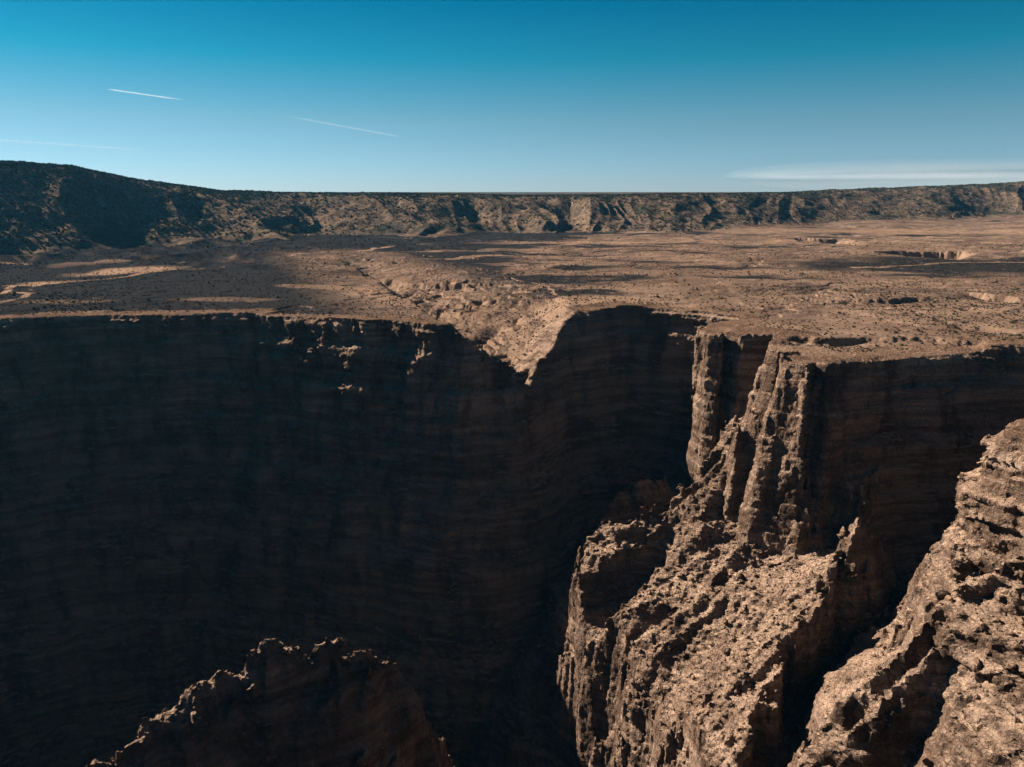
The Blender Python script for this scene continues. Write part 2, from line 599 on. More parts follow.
def rock_mat(name, c0, c1, c2, talus, soil=False):
    k = NT(name)
    st = k.noise(k.pos(0.009, 0.009, 0.16), 1, 8, 0.72)
    col = k.ramp(st, [(0.36, c0), (0.5, c1), (0.62, c2)])
    var = k.noise(k.pos(0.05, 0.05, 0.02), 1, 5, 0.6)
    col = k.mix(k.ramp(var, [(0.45, g3(0)), (0.62, g3(0.75))]), col, tuple(0.5 * a for a in c0))      # desert varnish
    sp = k.noise(k.pos(0.5, 0.5, 0.5), 1, 4, 0.7)
    col = k.mix(1.0, col, k.ramp(sp, [(0.3, g3(0.72)), (0.7, g3(1.22))]), 'MULTIPLY')
    # rubble and dust that lie on the level ledges
    gm = k.n('ShaderNodeNewGeometry')
    sx = k.n('ShaderNodeSeparateXYZ')
    k.l(gm.outputs['True Normal'], sx.inputs[0])
    flat = k.ramp(sx.outputs[2], [(0.52, g3(0)), (0.88, g3(1))])
    flat = k.mix(1.0, flat, k.ramp(k.noise(k.pos(.045, .045, .045), 1, 5, .65), [(.38, g3(.25)), (.58, g3(1))]), 'MULTIPLY')
    col = k.mix(flat, col, k.mix(k.noise(k.pos(0.35, 0.35, 0.35), 1, 5, 0.7), tuple(0.62 * a for a in talus), tuple(1.3 * a for a in talus)))
    if soil:
        sp_ = k.n('ShaderNodeSeparateXYZ')
        k.l(gm.outputs['Position'], sp_.inputs[0])
        hi = k.ramp(k.math('MULTIPLY_ADD', sp_.outputs[2], 0.05, 0.8), [(0.35, g3(0)), (0.6, g3(1))])
        soilc = k.ramp(k.noise(k.pos(.02, .02, .02), 1, 6, .65), [(.35, (.105, .072, .052)), (.5, (.155, .108, .08)), (.65, (.21, .15, .11))])
        spk = k.ramp(k.noise(k.pos(.45, .45, .45), 1, 4, .75), [(.5, g3(0)), (.64, g3(.7))])
        soilc = k.mix(spk, soilc, (0.06, 0.05, 0.045))
        soilc = k.mix(1.0, soilc, (1.15, 1.12, 1.1), 'MULTIPLY')
        col = k.mix(k.mix(1.0, hi, k.ramp(sx.outputs[2], [(0.7, g3(0)), (0.9, g3(1))]), 'MULTIPLY'), col, soilc)
    k.l(col, k.b.inputs['Base Color'])

    def cracks(vec):
        v = k.n('ShaderNodeTexVoronoi', feature='DISTANCE_TO_EDGE')
        v.inputs['Scale'].default_value = 1
        k.l(vec, v.inputs['Vector'])
        return k.ramp(v.outputs['Distance'], [(0.0, g3(0)), (0.12, g3(1))])
    n0 = k.bump(cracks(k.pos(0.33, 0.33, 0.13)), 0.9, 1.2)
    n0 = k.bump(cracks(k.pos(0.10, 0.10, 0.55)), 0.6, 0.9, n0)
    h1 = k.noise(k.pos(0.7, 0.7, 0.9), 1, 7, 0.7)
    n1 = k.bump(h1, 1.0, 1.8, n0)
    k.l(n1, k.b.inputs['Normal'])
    return k.m


M_rock = rock_mat('canyon_rock', (0.095, 0.066, 0.05), (0.20, 0.145, 0.112), (0.35, 0.27, 0.215), (0.42, 0.315, 0.24), True)
M_far = rock_mat('low_bounce_rock', (0.05, 0.036, 0.028), (0.09, 0.066, 0.052), (0.14, 0.105, 0.085), (0.12, 0.09, 0.07))  # unseen wall's rock, colour darkened to cut warm bounce light


def attr(k, name):
    nd = k.n('ShaderNodeAttribute')
    nd.attribute_name = name
    return nd.outputs['Fac']


def ground_mat():
    k = NT('desert_ground')
    soil = k.ramp(k.noise(k.pos(.006, .006, .006), 1, 6, .6), [(.3, (.115, .078, .057)), (.5, (.165, .116, .087)), (.7, (.235, .17, .128))])
    veg = (0.062, 0.052, 0.048)
    speck = k.ramp(k.noise(k.pos(.33, .33, .33), 1, 4, .75), [(.44, g3(0)), (.60, g3(1))])
    speck2 = k.ramp(k.noise(k.pos(.05, .05, .05), 1, 5, .7), [(.4, g3(0.15)), (.65, g3(1))])
    f = k.mix(1.0, speck, speck2, 'MULTIPLY')
    mot = k.ramp(k.noise(k.pos(.035, .022, .03), 1, 8, .72), [(.42, g3(0)), (.60, g3(.85))])
    big = k.ramp(k.noise(k.pos(.004, .009, .01), 1, 6, .6), [(.40, g3(.15)), (.6, g3(1))])
    soil = k.mix(k.mix(1.0, mot, big, 'MULTIPLY'), soil, (.075, .060, .052))
    ton = k.ramp(k.noise(k.pos(.012, .02, .02), 1, 7, .7), [(.35, g3(.72)), (.65, g3(1.3))])
    soil = k.mix(1.0, soil, ton, 'MULTIPLY')
    col = k.mix(k.mix(1.0, f, g3(.75), 'MULTIPLY'), soil, veg)
    col = k.mix(attr(k, 'brush'), col, k.mix(k.noise(k.pos(.08, .08, .08), 1, 5, .7), (0.007, 0.010, 0.014), (0.034, 0.032, 0.033)))
    col = k.mix(attr(k, 'sand'), col, k.mix(k.noise(k.pos(.12, .12, .12), 1, 5, .7), (0.19, 0.13, 0.09), (0.33, 0.235, 0.17)))
    gm = k.n('ShaderNodeNewGeometry')
    sx = k.n('ShaderNodeSeparateXYZ')
    k.l(gm.outputs['True Normal'], sx.inputs[0])
    steep = k.ramp(sx.outputs[2], [(0.78, g3(0.7)), (0.95, g3(0))])
    col = k.mix(steep, col, (0.215, 0.155, 0.115))
    k.l(col, k.b.inputs['Base Color'])
    k.l(k.bump(k.noise(k.pos(.5, .5, .5), 1, 6, .7), 0.7, 1.0), k.b.inputs['Normal'])
    return k.m


def hill_mat():
    k = NT('mesa_slope')
    soil = k.ramp(k.noise(k.pos(.008, .008, .03), 1, 6, .65), [(.3, (.10, .072, .052)), (.5, (.15, .108, .08)), (.7, (.21, .155, .115))])
    sp = k.ramp(k.noise(k.pos(.055, .055, .055), 1, 6, .85), [(.44, g3(0)), (.54, g3(1))])
    col = k.mix(k.mix(1.0, sp, g3(.8), 'MULTIPLY'), soil, (0.035, 0.036, 0.030))
    col = k.mix(attr(k, 'brush'), col, (0.035, 0.036, 0.030))
    k.l(col, k.b.inputs['Base Color'])
    k.l(k.bump(k.noise(k.pos(.15, .15, .15), 1, 6, .7), 0.8, 3.0), k.b.inputs['Normal'])
    return k.m


def plain_mat(name, ca, cb, sc):
    k = NT(name)
    k.l(k.mix(k.noise(k.pos(sc, sc, sc), 1, 4, .6), ca, cb), k.b.inputs['Base Color'])
    return k.m


M_ground = ground_mat()
M_hill = hill_mat()
M_leaf = plain_mat('juniper_leaf', (0.030, 0.036, 0.022), (0.07, 0.072, 0.045), .8)
M_sage = plain_mat('sage_leaf', (0.05, 0.045, 0.032), (0.09, 0.08, 0.055), .8)
M_wood = plain_mat('shrub_wood', (0.07, 0.05, 0.035), (0.13, 0.10, 0.075), 3)
M_stone = rock_mat('boulder_stone', (0.14, 0.092, 0.066), (0.25, 0.178, 0.13), (0.38, 0.285, 0.22), (0.36, 0.265, 0.20))

# ------------------------------------------------------------------ canyon walls, headlands, ridge and butte
V = 1.75


def keep_faces(P, Q, box):
    c = P[Q].mean(axis=1)
    m = np.ones(len(Q), bool)
    x0, x1, y0, y1 = box
    m &= (c[:, 0] > x0) & (c[:, 0] <= x1) & (c[:, 1] > y0) & (c[:, 1] <= y1) & (c[:, 2] > -452)
    # drop the plateau surface well inland: the plain carries on there
    sd = sdf_poly(c[:, 0], c[:, 1], VOID)
    hi = c[:, 2] > top(c[:, 0], c[:, 1]) - 3
    m &= ~(hi & (sd > 26))
    return Q[m], c[m]


def build(name, box, z0, z1, label, v=V, fine=True, extra=None, mat=None):
    x0, x1, y0, y1 = box
    ax, ay = math.floor(x0 / v) * v - v, math.floor(y0 / v) * v - v
    fld = Field(ax, ay, z0, x1 + 2 * v, y1 + 2 * v, z1, v, fine)
    P, Q = fld.mesh()
    Q, c = keep_faces(P, Q, box)
    if extra is not None:
        m = extra(c)
        Q = Q[m]
    # give every facet corner a small nudge so that no voxel rows show
    if fine:
        P = P + np.stack([0.45 * vn(P[:, 0] / 2.1, P[:, 1] / 2.1, P[:, 2] / 2.1, 50 + i) for i in range(3)], 1)
    o = mesh_obj(name, P, Q, mat or M_rock)
    tag(o, label, None, None, 'structure')
    return P, Q


build('canyon_wall', (-640, 30, 500, 860), -456, 10, 'high shaded canyon wall under the rim of the plain')
build('canyon_wall', (30, 130, 600, 870), -456, 10, 'shaded canyon wall behind the broken rock ridge')
PH, QH = build('rock_headland', (130, 560, 598, 870), -456, 10, 'flat topped rock headland with sunlit ribs, its rear half')
PT, QT = build('rock_headland', (22, 560, 296, 600), -456, 10, 'sunlit ridge of broken rock running down from the headland', v=1.5, extra=lambda c: ~((c[:, 1] < 470) & (c[:, 0] > 60 + (c[:, 1] - 296) * .75 + 40)))
PR, QR = build('cliff', (110, 420, 130, 470), -400, 10, 'near cliff with sunlit ledges at the right of the canyon', v=1.5, extra=lambda c: ~((c[:, 1] >= 296) & (c[:, 0] <= 60 + (c[:, 1] - 296) * .75 + 40)))
PB, QB = build('rock_butte', (-260, 20, 220, 420), -452, -86, 'dark rock butte with a sunlit crest rising out of the shadow', v=1.4)


def outer(c):
    x, y = c[:, 0], c[:, 1]
    f = ((x > -640) & (x < 130) & (y > 500)) | ((x > 22) & (x < 560) & (y > 296)) | ((x > 110) & (x < 420) & (y > 130)) | ((x > -260) & (x < 20) & (y > 220) & (y < 420))
    return ~f


build('unseen_canyon_wall', (-1100, 900, -700, 900), -452, 12, 'unseen canyon wall, bent round on the left to shade the floor', v=8.0, fine=False, extra=outer, mat=M_far)  # out of view; its left bend is added to throw shade on the floor


# canyon floor
def floor_sheet():
    n = 260
    xs = np.linspace(-1200, 1000, n)
    ys = np.linspace(-800, 1000, n)
    X, Y = np.meshgrid(xs, ys, indexing='ij')
    Z = -446 + 10 * fbm(X / 70, Y / 70, 0 * X, 4, 3)
    P = np.stack([X.ravel(), Y.ravel(), Z.ravel()], 1)
    i = (np.arange(n - 1)[:, None] * n + np.arange(n - 1)[None, :]).ravel()
    Q = np.stack([i, i + n, i + n + 1, i + 1], 1)
    tag(mesh_obj('canyon_floor', P, Q, M_rock), 'canyon floor lost in shadow', kind='structure')


floor_sheet()

# ------------------------------------------------------------------ plain and mesas: one sheet to the horizon
AZ = np.radians(np.concatenate([np.linspace(-178, -62, 60), np.linspace(-60, -37.2, 140), np.linspace(-37, 37, 1500), np.linspace(37.2, 60, 140), np.linspace(62, 180, 60)])).astype(np.float32)
RR = np.concatenate([np.geomspace(300, 6000, 1150), np.geomspace(6050, 90000, 110)]).astype(np.float32)
# azimuth (screen tangent) -> foot distance, crest height above the plain, slope width
TU = np.array([-1.6, -0.95, -0.674, -0.56, -0.476, -0.37, -0.28, -0.18, -0.08, 0.0, 0.055, 0.075, 0.10, 0.21, 0.30, 0.36, 0.45, 0.56, 0.674, 1.0, 1.6])
FOOT = np.array([1500, 1600, 1750, 1800, 1900, 2000, 2080, 2180, 2300, 2420, 2460, 2540, 2420, 2480, 2760, 3100, 3500, 4000, 4700, 5500, 6000.])
CREST_V = np.array([150, 152, 161, 168, 181.5, 191, 193.5, 194, 194, 195, 195, 195, 195, 194.5, 193.5, 192, 189, 186, 181.5, 178, 178.])
WID = np.array([400, 400, 380, 400, 440, 470, 470, 470, 470, 450, 440, 430, 420, 470, 560, 560, 700, 800, 900, 900, 900.])


def mesa(x, y):
    r = np.hypot(x, y)
    tu = np.clip(x / np.maximum(y, 1), -1.6, 1.6)
    tu = np.where(y <= 0, np.sign(x) * 1.6, tu)
    foot = np.interp(tu, TU, FOOT)
    wid = np.interp(tu, TU, WID)
    cr = np.interp(tu, TU, CREST_V)
    yy = foot * np.cos(np.arctan(tu)) + wid
    H = 120 + (192 - cr) / 760 * yy * 1.0
    arc = np.arctan(tu) * foot
    a2 = arc + 60 * fbm(x / 300, y / 300, 0 * x, 2, 60)
    # spurs and gullies leaning to the right as they run down
    t0 = (r - foot) / wid
    gs = np.maximum(1, wid / 520)
    u = (a2 + 150 * t0) / (215 * gs)
    sp = 1 - 1.9 * np.abs(vn(u, 0 * u + 0.3, 0 * u + 0.35 * t0, 61))
    sp2 = 1 - 1.9 * np.abs(vn((a2 + 60 * t0) / (74 * gs), 0 * u + 5.1, t0, 62))
    sp3 = ridged(vn(a2 / (34 * gs), 0 * u + 2.1, 2 * t0, 63))
    ks = np.minimum(1, 420 / wid) * (1 - .55 * sst(-.3, -.5, tu)) * (1 - .6 * sst(.10, .2, tu) * sst(.6, .42, tu))
    mid_ = sst(-.02, .08, tu) * sst(.62, .46, tu)
    t = t0 + ks * ((0.42 - .16 * mid_) * (sp - 0.35) + (0.17 + .05 * mid_) * (sp2 - .4) + 0.06 * sp3)
    h = np.interp(t, [-0.4, -.15, 0, 0.2, 0.5, 0.8, 0.95, 1.1, 1.4], [0, .03, 0.09, 0.24, 0.52, 0.82, 0.92, 0.98, 1.0])
    h = np.where(t0 > 1.8, 1, h)
    H = H + 3.5 * fbm(arc / 160, 0 * arc, 0 * arc + 1.5, 4, 65)
    z = H * h
    z = z - 22 * ks * h * (1 - h) * 4 * 0.5 * (1 - sp)        # deepen the gullies
    z = z + (8 * fbm(x / 95, y / 95, 0 * x, 5, 64)) * sst(0.02, .2, h) * (1 - .8 * sst(.95, 1, h))
    z = z + 1.5 * fbm(x / 18, y / 18, 0 * x, 2, 66) * sst(0.02, .2, h)
    return z, h, t0


def sheet():
    A, Rr = np.meshgrid(AZ, RR, indexing='ij')
    X = Rr * np.sin(A)
    Y = Rr * np.cos(A)
    Z = top(X, Y)
    zm, h, t0 = mesa(X, Y)
    fadeT = 1 - sst(0.02, 0.3, h)
    Z = Z * fadeT + zm
    sdv = sdf_poly(X.ravel(), Y.ravel(), VOID).reshape(X.shape)
    Z = Z - 0.35 * (1 - sst(22, 34, sdv))
    na, nr = X.shape
    P = np.stack([X.ravel(), Y.ravel(), Z.ravel()], 1)
    # land cover of the plain
    x, y = P[:, 0].astype(np.float32), P[:, 1].astype(np.float32)
    lo = fbm(x / 260, y / 420, 0 * x, 4, 70)
    st = fbm(x / 150, y / 60, 0 * x, 4, 71)
    tu = x / np.maximum(y, 1)
    fine_ = fbm(x / 70, y / 24, 0 * x, 4, 75)
    brush = sst(-0.35, 0.3, .8 * lo + 0.8 * st + .5 * fine_ + 2.3 * sst(0.10, -0.22, tu) - 0.22 + 0.35 * sst(900, 1500, y) * sst(.5, 0, tu) - .5 * sst(-.05, .3, tu))

    def blob(cx, cy, rx, ry, rot=0, rag=0.5):
        c, s = math.cos(R(rot)), math.sin(R(rot))
        dx, dy = x - cx, y - cy
        e = np.hypot((dx * c + dy * s) / rx, (-dx * s + dy * c) / ry)
        e = e + rag * (0.6 * fbm(x / 60, y / 60, 0 * x, 4, 72))
        return 1 - sst(0.6, 1.15, e)
    brush = np.maximum(brush, blob(850, 1290, 430, 150, 0, .35))
    brush = np.maximum(brush, 0.9 * blob(1100, 1180, 420, 95, 8, .35))
    brush = brush * (1 - blob(330, 850, 360, 120, 0)) * (1 - 0.8 * blob(700, 930, 260, 120, 0))
    sand = 0.9 * blob(-590, 1180, 85, 45, 35) + 0.8 * blob(-640, 1040, 45, 22, 35) + blob(-700, 1290, 30, 90, -40) * .6
    sand = sand + 0.7 * blob(-230, 985, 100, 22, -20) + 0.7 * blob(-150, 930, 70, 26, -20) + .6 * blob(-330, 880, 60, 20, 0)
    sand = sand + 0.7 * blob(110, 1900, 260, 55, 0) + 0.7 * blob(-60, 1650, 180, 26, 6) + 0.6 * blob(80, 1480, 240, 26, 0) + .6 * blob(700, 1900, 400, 70, 0)
    sand = sand + 0.6 * blob(620, 850, 120, 40, 0) + 0.5 * blob(-500, 850, 60, 22, 0) + .6 * blob(100, 880, 90, 60, 20) + .6 * blob(1300, 2500, 600, 200)
    # dirt roads
    for pl, w in (([(-563, 790), (-570, 860), (-585, 930), (-640, 950), (-660, 1010), (-602, 1060), (-560, 1120), (-520, 1210), (-470, 1230)], 5),
                  ([(-680, 960), (-760, 1060), (-900, 1200), (-905, 1330), (-870, 1380), (-950, 1430)], 5),
                  ([(-420, 1480), (-380, 1560), (-300, 1640), (-270, 1760)], 7),
                  ([(560, 1260), (760, 1330), (1000, 1340), (1300, 1290)], 5)):
        d, _, _ = seg_d(x + 6 * vn(x / 40, y / 40, 0 * x, 73), y, pl)
        sand = np.maximum(sand, 0.95 * (1 - sst(w * .6, w * 1.4, d)))
    dv, parv, sv = seg_d(x, y, VALLEY)
    brush = brush * sst(60, 170, dv)
    sand = np.clip(sand, 0, 1) * (0.55 + .45 * sst(-.3, .3, st))
    hb = sst(0.1, 0.7, fbm(x / 160, y / 160, 0 * x, 4, 74) + 0.7 * sst(.75, 1, h.ravel()) + .08 - .35 * sst(-.3, .3, tu))
    brush = np.where(h.ravel() > .06, hb, brush)
    i = (np.arange(na - 1)[:, None] * nr + np.arange(nr - 1)[None, :])
    i = np.concatenate([i.ravel()])
    Q = np.stack([i, i + nr, i + nr + 1, i + 1], 1)
    Q = Q[:, ::-1]
    sq = sdv.ravel()[Q].min(axis=1)
    Q = Q[sq > 20]
    hill = (h.ravel()[Q].mean(axis=1) > 0.06)
    for name, m, mat, lab in (('plain', ~hill, M_ground, 'brown desert plain on top of the canyon rim'), ('hills', hill, M_hill, 'long juniper dotted mesa along the horizon')):
        q = Q[m]
        o = mesh_obj(name, P, q, mat, smooth=False)
        used = np.unique(q)
        for an, arr in (('brush', brush), ('sand', sand)):
            at = o.data.attributes.new(an, 'FLOAT', 'POINT')
            at.data.foreach_set('value', np.ascontiguousarray(arr[used], np.float32))
        tag(o, lab, kind='structure')
    return P, h.ravel(), sdv.ravel(), brush


sheet()


def ground_z(x, y):
    z = top(x, y)
    zm, h, t0 = mesa(x, y)
    return z * (1 - sst(0.02, 0.3, h)) + zm, h, t0


# ------------------------------------------------------------------ plants
def tuft(rad, n, seed, flat=0.8, leaf=0.3):
    """a crown of small leaf faces spread through its volume"""
    r = random.Random(seed)
    V_, F_ = [], []
    for _ in range(n):
        while True:
            p = Vector((r.uniform(-1, 1), r.uniform(-1, 1), r.uniform(-0.6, 1)))
            if 0.3 < p.length < 1:
                break
        p = Vector((p.x * rad, p.y * rad, (p.z + .62) * rad * flat))
        a = Vector((r.gauss(0, 1), r.gauss(0, 1), r.gauss(0, 1))).normalized()
        b = a.orthogonal().normalized()
        c = a.cross(b)
        s = leaf * rad * r.uniform(.7, 1.4)
        i = len(V_)
        V_ += [p + b * s, p + c * s, p - b * s * .8, p - c * s]
        F_.append((i, i + 1, i + 2, i + 3))
    return np.array([tuple(v) for v in V_], np.float32), np.array(F_)


def scatter_mesh(name, protos, locs, scales, mat, seed=1):
    rs = np.random.RandomState(seed)
    Ps, Qs, off = [], [], 0
    pick = rs.randint(len(protos), size=len(locs))
    ang = rs.rand(len(locs)) * 6.283
    for k, (pv, pf) in enumerate(protos):
        m = pick == k
        if not m.any():
            continue
        a, s, l = ang[m], scales[m], locs[m]
        c, sn = np.cos(a)[:, None], np.sin(a)[:, None]
        x = pv[None, :, 0] * c - pv[None, :, 1] * sn
        y = pv[None, :, 0] * sn + pv[None, :, 1] * c
        z = np.broadcast_to(pv[None, :, 2], x.shape)
        P = np.stack([x, y, z], 2) * s[:, None, None] + l[:, None, :]
        Q = pf[None] + (np.arange(m.sum()) * len(pv))[:, None, None] + off
        off += P.shape[0] * P.shape[1]
        Ps.append(P.reshape(-1, 3))
        Qs.append(Q.reshape(-1, pf.shape[1]))
    return mesh_obj(name, np.concatenate(Ps), np.concatenate(Qs), mat)


rs = np.random.RandomState(21)
# junipers on the mesa
N = 60000
tu = rs.uniform(-0.72, 0.72, N)
foot = np.interp(tu, TU, FOOT)
wid = np.interp(tu, TU, WID)
t0 = rs.uniform(-0.15, 1.5, N)
rr = foot + wid * t0
fh = rs.rand(N) < .35
rr = np.where(fh, 900 * np.exp(rs.rand(N) * math.log(3.2)), rr)
fhs = .30 + .45 * sst(1300, 2000, rr)
jx = rr * np.sin(np.arctan(tu))
jy = rr * np.cos(np.arctan(tu))
jz, jh, _ = ground_z(jx, jy)
keep = rs.rand(N) < (0.18 + 0.45 * sst(0.8, 1.0, jh) + .28 * sst(-.2, .6, fbm(jx / 120, jy / 120, 0 * jx, 3, 80)) + .25 * sst(-.2, -.5, tu)) * np.where(fh, (.04 + .9 * sst(.05, -.45, tu)) * sst(1000, 1700, rr) * (jh < .05) * 1.2, sst(0.0, .15, jh))
jl = np.stack([jx, jy, jz - .3], 1)[keep]
jsc = rs.uniform(1.2, 3.0, N) * np.where(fh, fhs, 1)
scatter_mesh('juniper_woodland', [tuft(1, 16, 100 + i, 1.0, .6) for i in range(5)], jl, jsc[keep], M_leaf)
tag(bpy.data.objects['juniper_woodland'], 'scattered dark junipers covering the mesa slopes', 'juniper woodland', None, 'stuff')

# sagebrush on the plain
N = 80000
tu = rs.uniform(-0.75, 0.75, N)
rr = 640 * np.exp(rs.rand(N) * math.log(2300 / 640.))
sx_ = rr * np.sin(np.arctan(tu))
sy_ = rr * np.cos(np.arctan(tu))
sz_, sh_, _ = ground_z(sx_, sy_)
sdv = sdf_poly(sx_, sy_, VOID)
keep = (sdv > 14) & (sh_ < .05) & (rs.rand(N) < 0.25 + .6 * sst(-.3, .5, fbm(sx_ / 90, sy_ / 90, 0 * sx_, 3, 81)))
sl = np.stack([sx_, sy_, sz_ - .15], 1)[keep]
ss = rs.uniform(.35, .95, len(sl)) * np.where(rs.rand(len(sl)) < .03, 1.9, 1)
# nearest, largest ones are individuals
px = ss / np.hypot(sl[:, 0], sl[:, 1])
order = np.argsort(-px)
big, rest = order[:300], order[300:]
scatter_mesh('sagebrush', [tuft(1, 12, 140 + i, .8, .55) for i in range(5)], sl[rest], ss[rest], M_sage)
tag(bpy.data.objects['sagebrush'], 'low sagebrush speckling the brown plain', 'sagebrush', None, 'stuff')


def shrub_proto(i):
    pv, pf = tuft(1, 60, 200 + i, .85, .28)
    me = mesh_obj('foliage', pv + np.array([0, 0, .1], np.float32), pf, M_leaf)
    me2 = bpy.data.meshes.new('trunk')
    vs, fs = [], []
    for b in range(4):
        a = b * 1.57 + i
        d = Vector((math.cos(a) * .35, math.sin(a) * .35, .75))
        base = len(vs)
        for t, w in ((-.15, .07), (.5, .05), (1.0, .02)):
            for q in range(4):
                vs.append(tuple(d * t + Vector((math.cos(q * 1.57) * w, math.sin(q * 1.57) * w, 0))))
        for t in range(2):
            for q in range(4):
                fs.append((base + t * 4 + q, base + t * 4 + (q + 1) % 4, base + t * 4 + 4 + (q + 1) % 4, base + t * 4 + 4 + q))
    me2.from_pydata(vs, [], fs)
    me2.materials.append(M_wood)
    tr = bpy.data.objects.new('trunk', me2)
    COL.objects.link(tr)
    rt = bpy.data.objects.new('shrub', None)
    COL.objects.link(rt)
    me.parent = rt
    tr.parent = rt
    return rt


SHRUB_LABEL = 'small dark rounded shrub growing on the bare ground near the canyon rim'
protos = [shrub_proto(i) for i in range(4)]
for k, idx in enumerate(big):
    p = protos[k % 4]
    if k < 4:
        o = p
    else:
        o = p.copy()
        COL.objects.link(o)
        for ch in p.children[:2]:
            c = ch.copy()
            COL.objects.link(c)
            c.parent = o
    o.location = tuple(sl[idx])
    o.scale = (float(ss[idx]),) * 3
    o.rotation_euler = (0, 0, rs.rand() * 6.28)
    tag(o, SHRUB_LABEL, 'shrub', 'shrubs dotted along the canyon rim')


# ------------------------------------------------------------------ boulders on the benches
def rock_shape(seed, sub=2):
    r = np.random.RandomState(seed)
    import bmesh
    bm = bmesh.new()
    bmesh.ops.create_icosphere(bm, subdivisions=sub, radius=1)
    pl = r.normal(size=(9, 3))
    pl /= np.linalg.norm(pl, axis=1)[:, None]
    dd = r.uniform(.5, .85, 9)
    sc = r.uniform(.65, 1.25, 3)
    sc[2] *= .75
    for v in bm.verts:
        p = np.array(v.co)
        for n_, d_ in zip(pl, dd):
            e = p @ n_ - d_
            if e > 0:
                p = p - n_ * e * .93
        v.co = Vector(p * sc)
    P = np.array([tuple(v.co) for v in bm.verts], np.float32)
    Q = np.array([[v.index for v in f.verts] for f in bm.faces])
    bm.free()
    return P, Q


def bench_points(P, Q, n, cond, seed):
    r = np.random.RandomState(seed)
    a, b, c = P[Q[:, 0]], P[Q[:, 1]], P[Q[:, 2]]
    nr = np.cross(b - a, c - a)
    nr /= np.linalg.norm(nr, axis=1)[:, None] + 1e-9
    cen = P[Q].mean(axis=1)
    up = np.abs(nr[:, 2])
    m = (up > .62) & cond(cen)
    idx = np.flatnonzero(m)
    return cen[r.choice(idx, min(n, len(idx)), replace=False)]


tl = bench_points(PT, QT, 9000, lambda c: (c[:, 2] < -100) & (c[:, 2] > -320), 1)
rl = bench_points(PR, QR, 5000, lambda c: (c[:, 2] < -50) & (c[:, 2] > -260), 2)
bl_ = bench_points(PB, QB, 500, lambda c: (c[:, 2] < -86) & (c[:, 2] > -200), 3)
rp = [rock_shape(300 + i, 1) for i in range(6)]
al = np.concatenate([tl, rl, bl_])
scatter_mesh('rubble', rp, al + np.array([0, 0, .1]), np.exp(rs.normal(-.75, .55, len(al))), M_stone)
tag(bpy.data.objects['rubble'], 'loose broken rock strewn over the sunlit benches', 'rubble', None, 'stuff')

bp = []
for i in range(6):
    P_, Q_ = rock_shape(400 + i, 2)
    o = mesh_obj('boulder', P_, Q_, M_stone)
    bp.append(o)
tb = bench_points(PT, QT, 170, lambda c: (c[:, 2] < -120) & (c[:, 2] > -260) & (c[:, 1] < 540), 11)
rb = bench_points(PR, QR, 100, lambda c: (c[:, 2] < -60) & (c[:, 2] > -220) & (c[:, 0] < 240), 12)
k = 0
for pts, lab, grp in ((tb, 'angular brown boulder lying on the sunlit rubble slope of the broken rock ridge', 'boulders on the broken rock ridge'),
                      (rb, 'angular brown boulder lying on the sunlit bench below the near right cliff', 'boulders below the near cliff')):
    for p in pts:
        o = bp[k] if k < 6 else bp[k % 6].copy()
        if k >= 6:
            COL.objects.link(o)
        o.location = (float(p[0]), float(p[1]), float(p[2]) + .5)
        s = float(np.exp(rs.normal(.55, .3)))
        o.scale = (s, s * rs.uniform(.8, 1.2), s)
        o.rotation_euler = (rs.uniform(-.3, .3), rs.uniform(-.3, .3), rs.rand() * 6.28)
        tag(o, lab, 'boulder', grp)
        k += 1


# ------------------------------------------------------------------ vapour trails and cloud
def cloud_mat(name, alpha, scale, lo, hi):
    """thin vapour: scatters the sun both ways, lets most of the sky through"""
    k = NT(name)
    tc = k.n('ShaderNodeTexCoord')
    mp = k.n('ShaderNodeMapping')
    mp.inputs['Scale'].default_value = scale
    k.l(tc.outputs['Object'], mp.inputs[0])
    a = k.ramp(k.noise(mp.outputs[0], 1, 6, .6), [(lo, g3(0)), (hi, g3(alpha))])
    mm = k.n('ShaderNodeMath', operation='MULTIPLY')
    k.l(a, mm.inputs[0])
    k.l(attr(k, 'fade'), mm.inputs[1])
    tr, df, tp = k.n('ShaderNodeBsdfTranslucent'), k.n('ShaderNodeBsdfDiffuse'), k.n('ShaderNodeBsdfTransparent')
    tr.inputs[0].default_value = (.75, .85, .95, 1)
    df.inputs[0].default_value = (.75, .85, .95, 1)
    m1, m2 = k.n('ShaderNodeMixShader'), k.n('ShaderNodeMixShader')
    k.l(df.outputs[0], m1.inputs[1])
    k.l(tr.outputs[0], m1.inputs[2])
    k.l(mm.outputs[0], m2.inputs[0])
    k.l(tp.outputs[0], m2.inputs[1])
    k.l(m1.outputs[0], m2.inputs[2])
    k.l(m2.outputs[0], k.t.nodes['Material Output'].inputs[0])
    return k.m


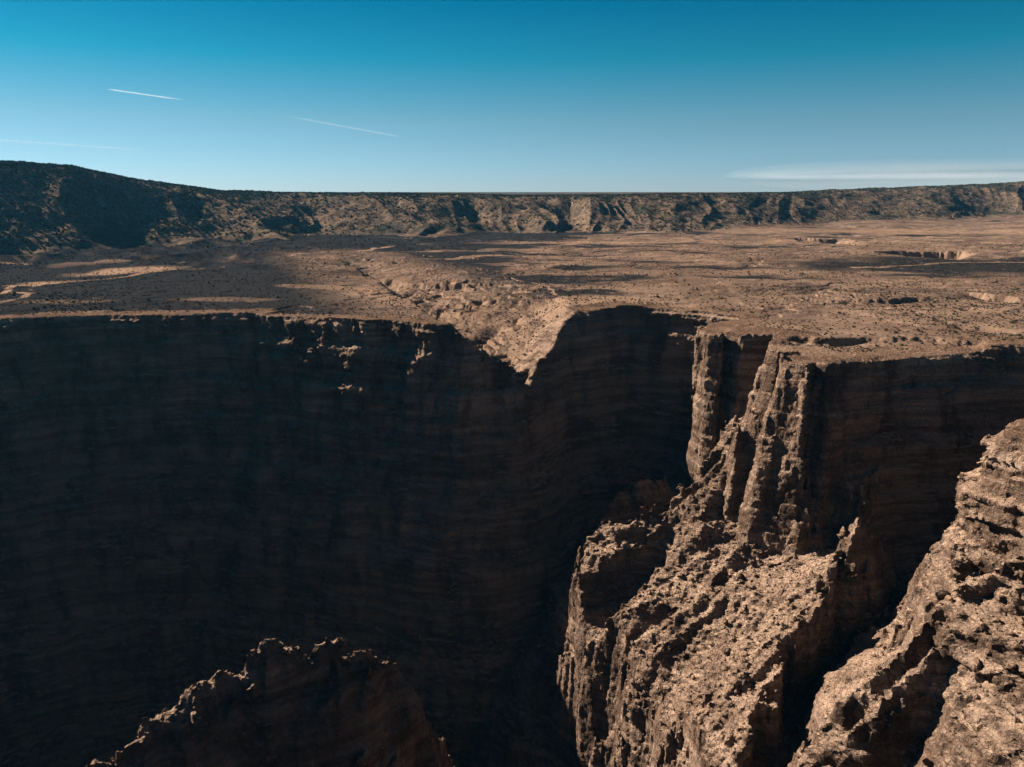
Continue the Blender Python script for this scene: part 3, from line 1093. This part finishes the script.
def trail(name, p0, p1, rad, mat, label, cat, n=60, seed=0):
    """a long thin round streak of vapour"""
    r = np.random.RandomState(seed)
    a, b = np.array(p0, float), np.array(p1, float)
    ax = (b - a) / np.linalg.norm(b - a)
    u = np.cross(ax, [0, 0, 1])
    u /= np.linalg.norm(u)
    w = np.cross(ax, u)
    P, fade = [], []
    c0 = (a + b) / 2
    for i in range(n + 1):
        t = i / n
        env = min(1, t / .08) ** .5 * min(1, (1 - t) / .3) ** .7
        rr_ = rad * max(.05, env) * (1 + .15 * r.randn())
        c = a + (b - a) * t - c0
        for q in range(8):
            an = q * math.pi / 4
            P.append(c + (u * math.cos(an) + w * math.sin(an)) * rr_)
            fade.append(env)
    Q = [(i * 8 + q, i * 8 + (q + 1) % 8, i * 8 + 8 + (q + 1) % 8, i * 8 + 8 + q) for i in range(n) for q in range(8)]
    o = mesh_obj(name, np.array(P), np.array(Q), mat, True)
    o.location = tuple(c0)
    at = o.data.attributes.new('fade', 'FLOAT', 'POINT')
    at.data.foreach_set('value', np.array(fade, np.float32))
    return tag(o, label, cat)


def ray(u, v, y):
    th = R(14.1426)
    t, q = (u - 512) / 760., (383.5 - v) / 760.
    dy, dz = math.cos(th) + q * math.sin(th), -math.sin(th) + q * math.cos(th)
    return (t * y / dy, y, 120 + dz * y / dy)


tm = cloud_mat('vapour', 0.20, (.0008, .0008, .0008), .1, .4)
tm2 = cloud_mat('faint_vapour', 0.055, (.0008, .0008, .0008), .1, .5)
trail('contrail', ray(107, 89, 60000), ray(187, 100.5, 66000), 50, tm, 'short bright white vapour trail high in the blue sky', 'contrail', seed=1)
trail('contrail', ray(402, 137, 66000), ray(270, 113, 60000), 80, tm2, 'long faint vapour trail slanting down through the sky', 'contrail', seed=2)
trail('contrail', ray(-30, 138, 60000), ray(160, 151, 64000), 90, cloud_mat('thin_vapour', 0.06, (.0008, .0008, .0008), .1, .5), 'barely visible vapour trail low above the left mesa', 'contrail', seed=3)


def cirrus(name, cx, cy, cz, rx, ry, rz, mat, label):
    P, fade = [], []
    nu, nv = 96, 24
    for j in range(nv + 1):
        for i in range(nu):
            ph = math.pi * j / nv
            an = 2 * math.pi * i / nu
            sx1 = math.sin(ph)
            P.append((rx * sx1 * math.cos(an), ry * sx1 * math.sin(an), rz * math.cos(ph)))
            fade.append(sx1 ** 3 * (1 - (sx1 * math.cos(an)) ** 2))
    Q = [(j * nu + i, j * nu + (i + 1) % nu, (j + 1) * nu + (i + 1) % nu, (j + 1) * nu + i) for j in range(nv) for i in range(nu)]
    o = mesh_obj(name, np.array(P), np.array(Q), mat, True)
    o.location = (cx, cy, cz)
    at = o.data.attributes.new('fade', 'FLOAT', 'POINT')
    at.data.foreach_set('value', np.clip(np.array(fade, np.float32), 0, 1))
    return tag(o, label, 'cloud')


c1 = ray(960, 176, 60000)
cirrus('cloud', c1[0], c1[1], c1[2], 18000, 9000, 1250, cloud_mat('cirrus', 0.40, (.00007, .00007, .0007), .20, .70), 'thin pale streak of cloud low over the right horizon')

# ------------------------------------------------------------------ air
hz = bpy.data.materials.new('air')
hz.use_nodes = True
ht = hz.node_tree
ht.nodes.remove(ht.nodes['Principled BSDF'])
pv_ = ht.nodes.new('ShaderNodeVolumePrincipled')
pv_.inputs['Color'].default_value = (0.12, 0.55, 1.0, 1)
pv_.inputs['Density'].default_value = 0.000013
pv_.inputs['Anisotropy'].default_value = 0.3
ht.links.new(pv_.outputs[0], ht.nodes['Material Output'].inputs['Volume'])
hx_, hy0, hy1, hz0, hz1 = 8000., -1500., 8500., -470., 420.
hb = mesh_obj('haze', np.array([(a, b, c) for a in (-hx_, hx_) for b in (hy0, hy1) for c in (hz0, hz1)]),
              np.array([(0, 1, 3, 2), (4, 6, 7, 5), (0, 4, 5, 1), (2, 3, 7, 6), (0, 2, 6, 4), (1, 5, 7, 3)]), hz)
tag(hb, 'thin blue desert air', kind='stuff')
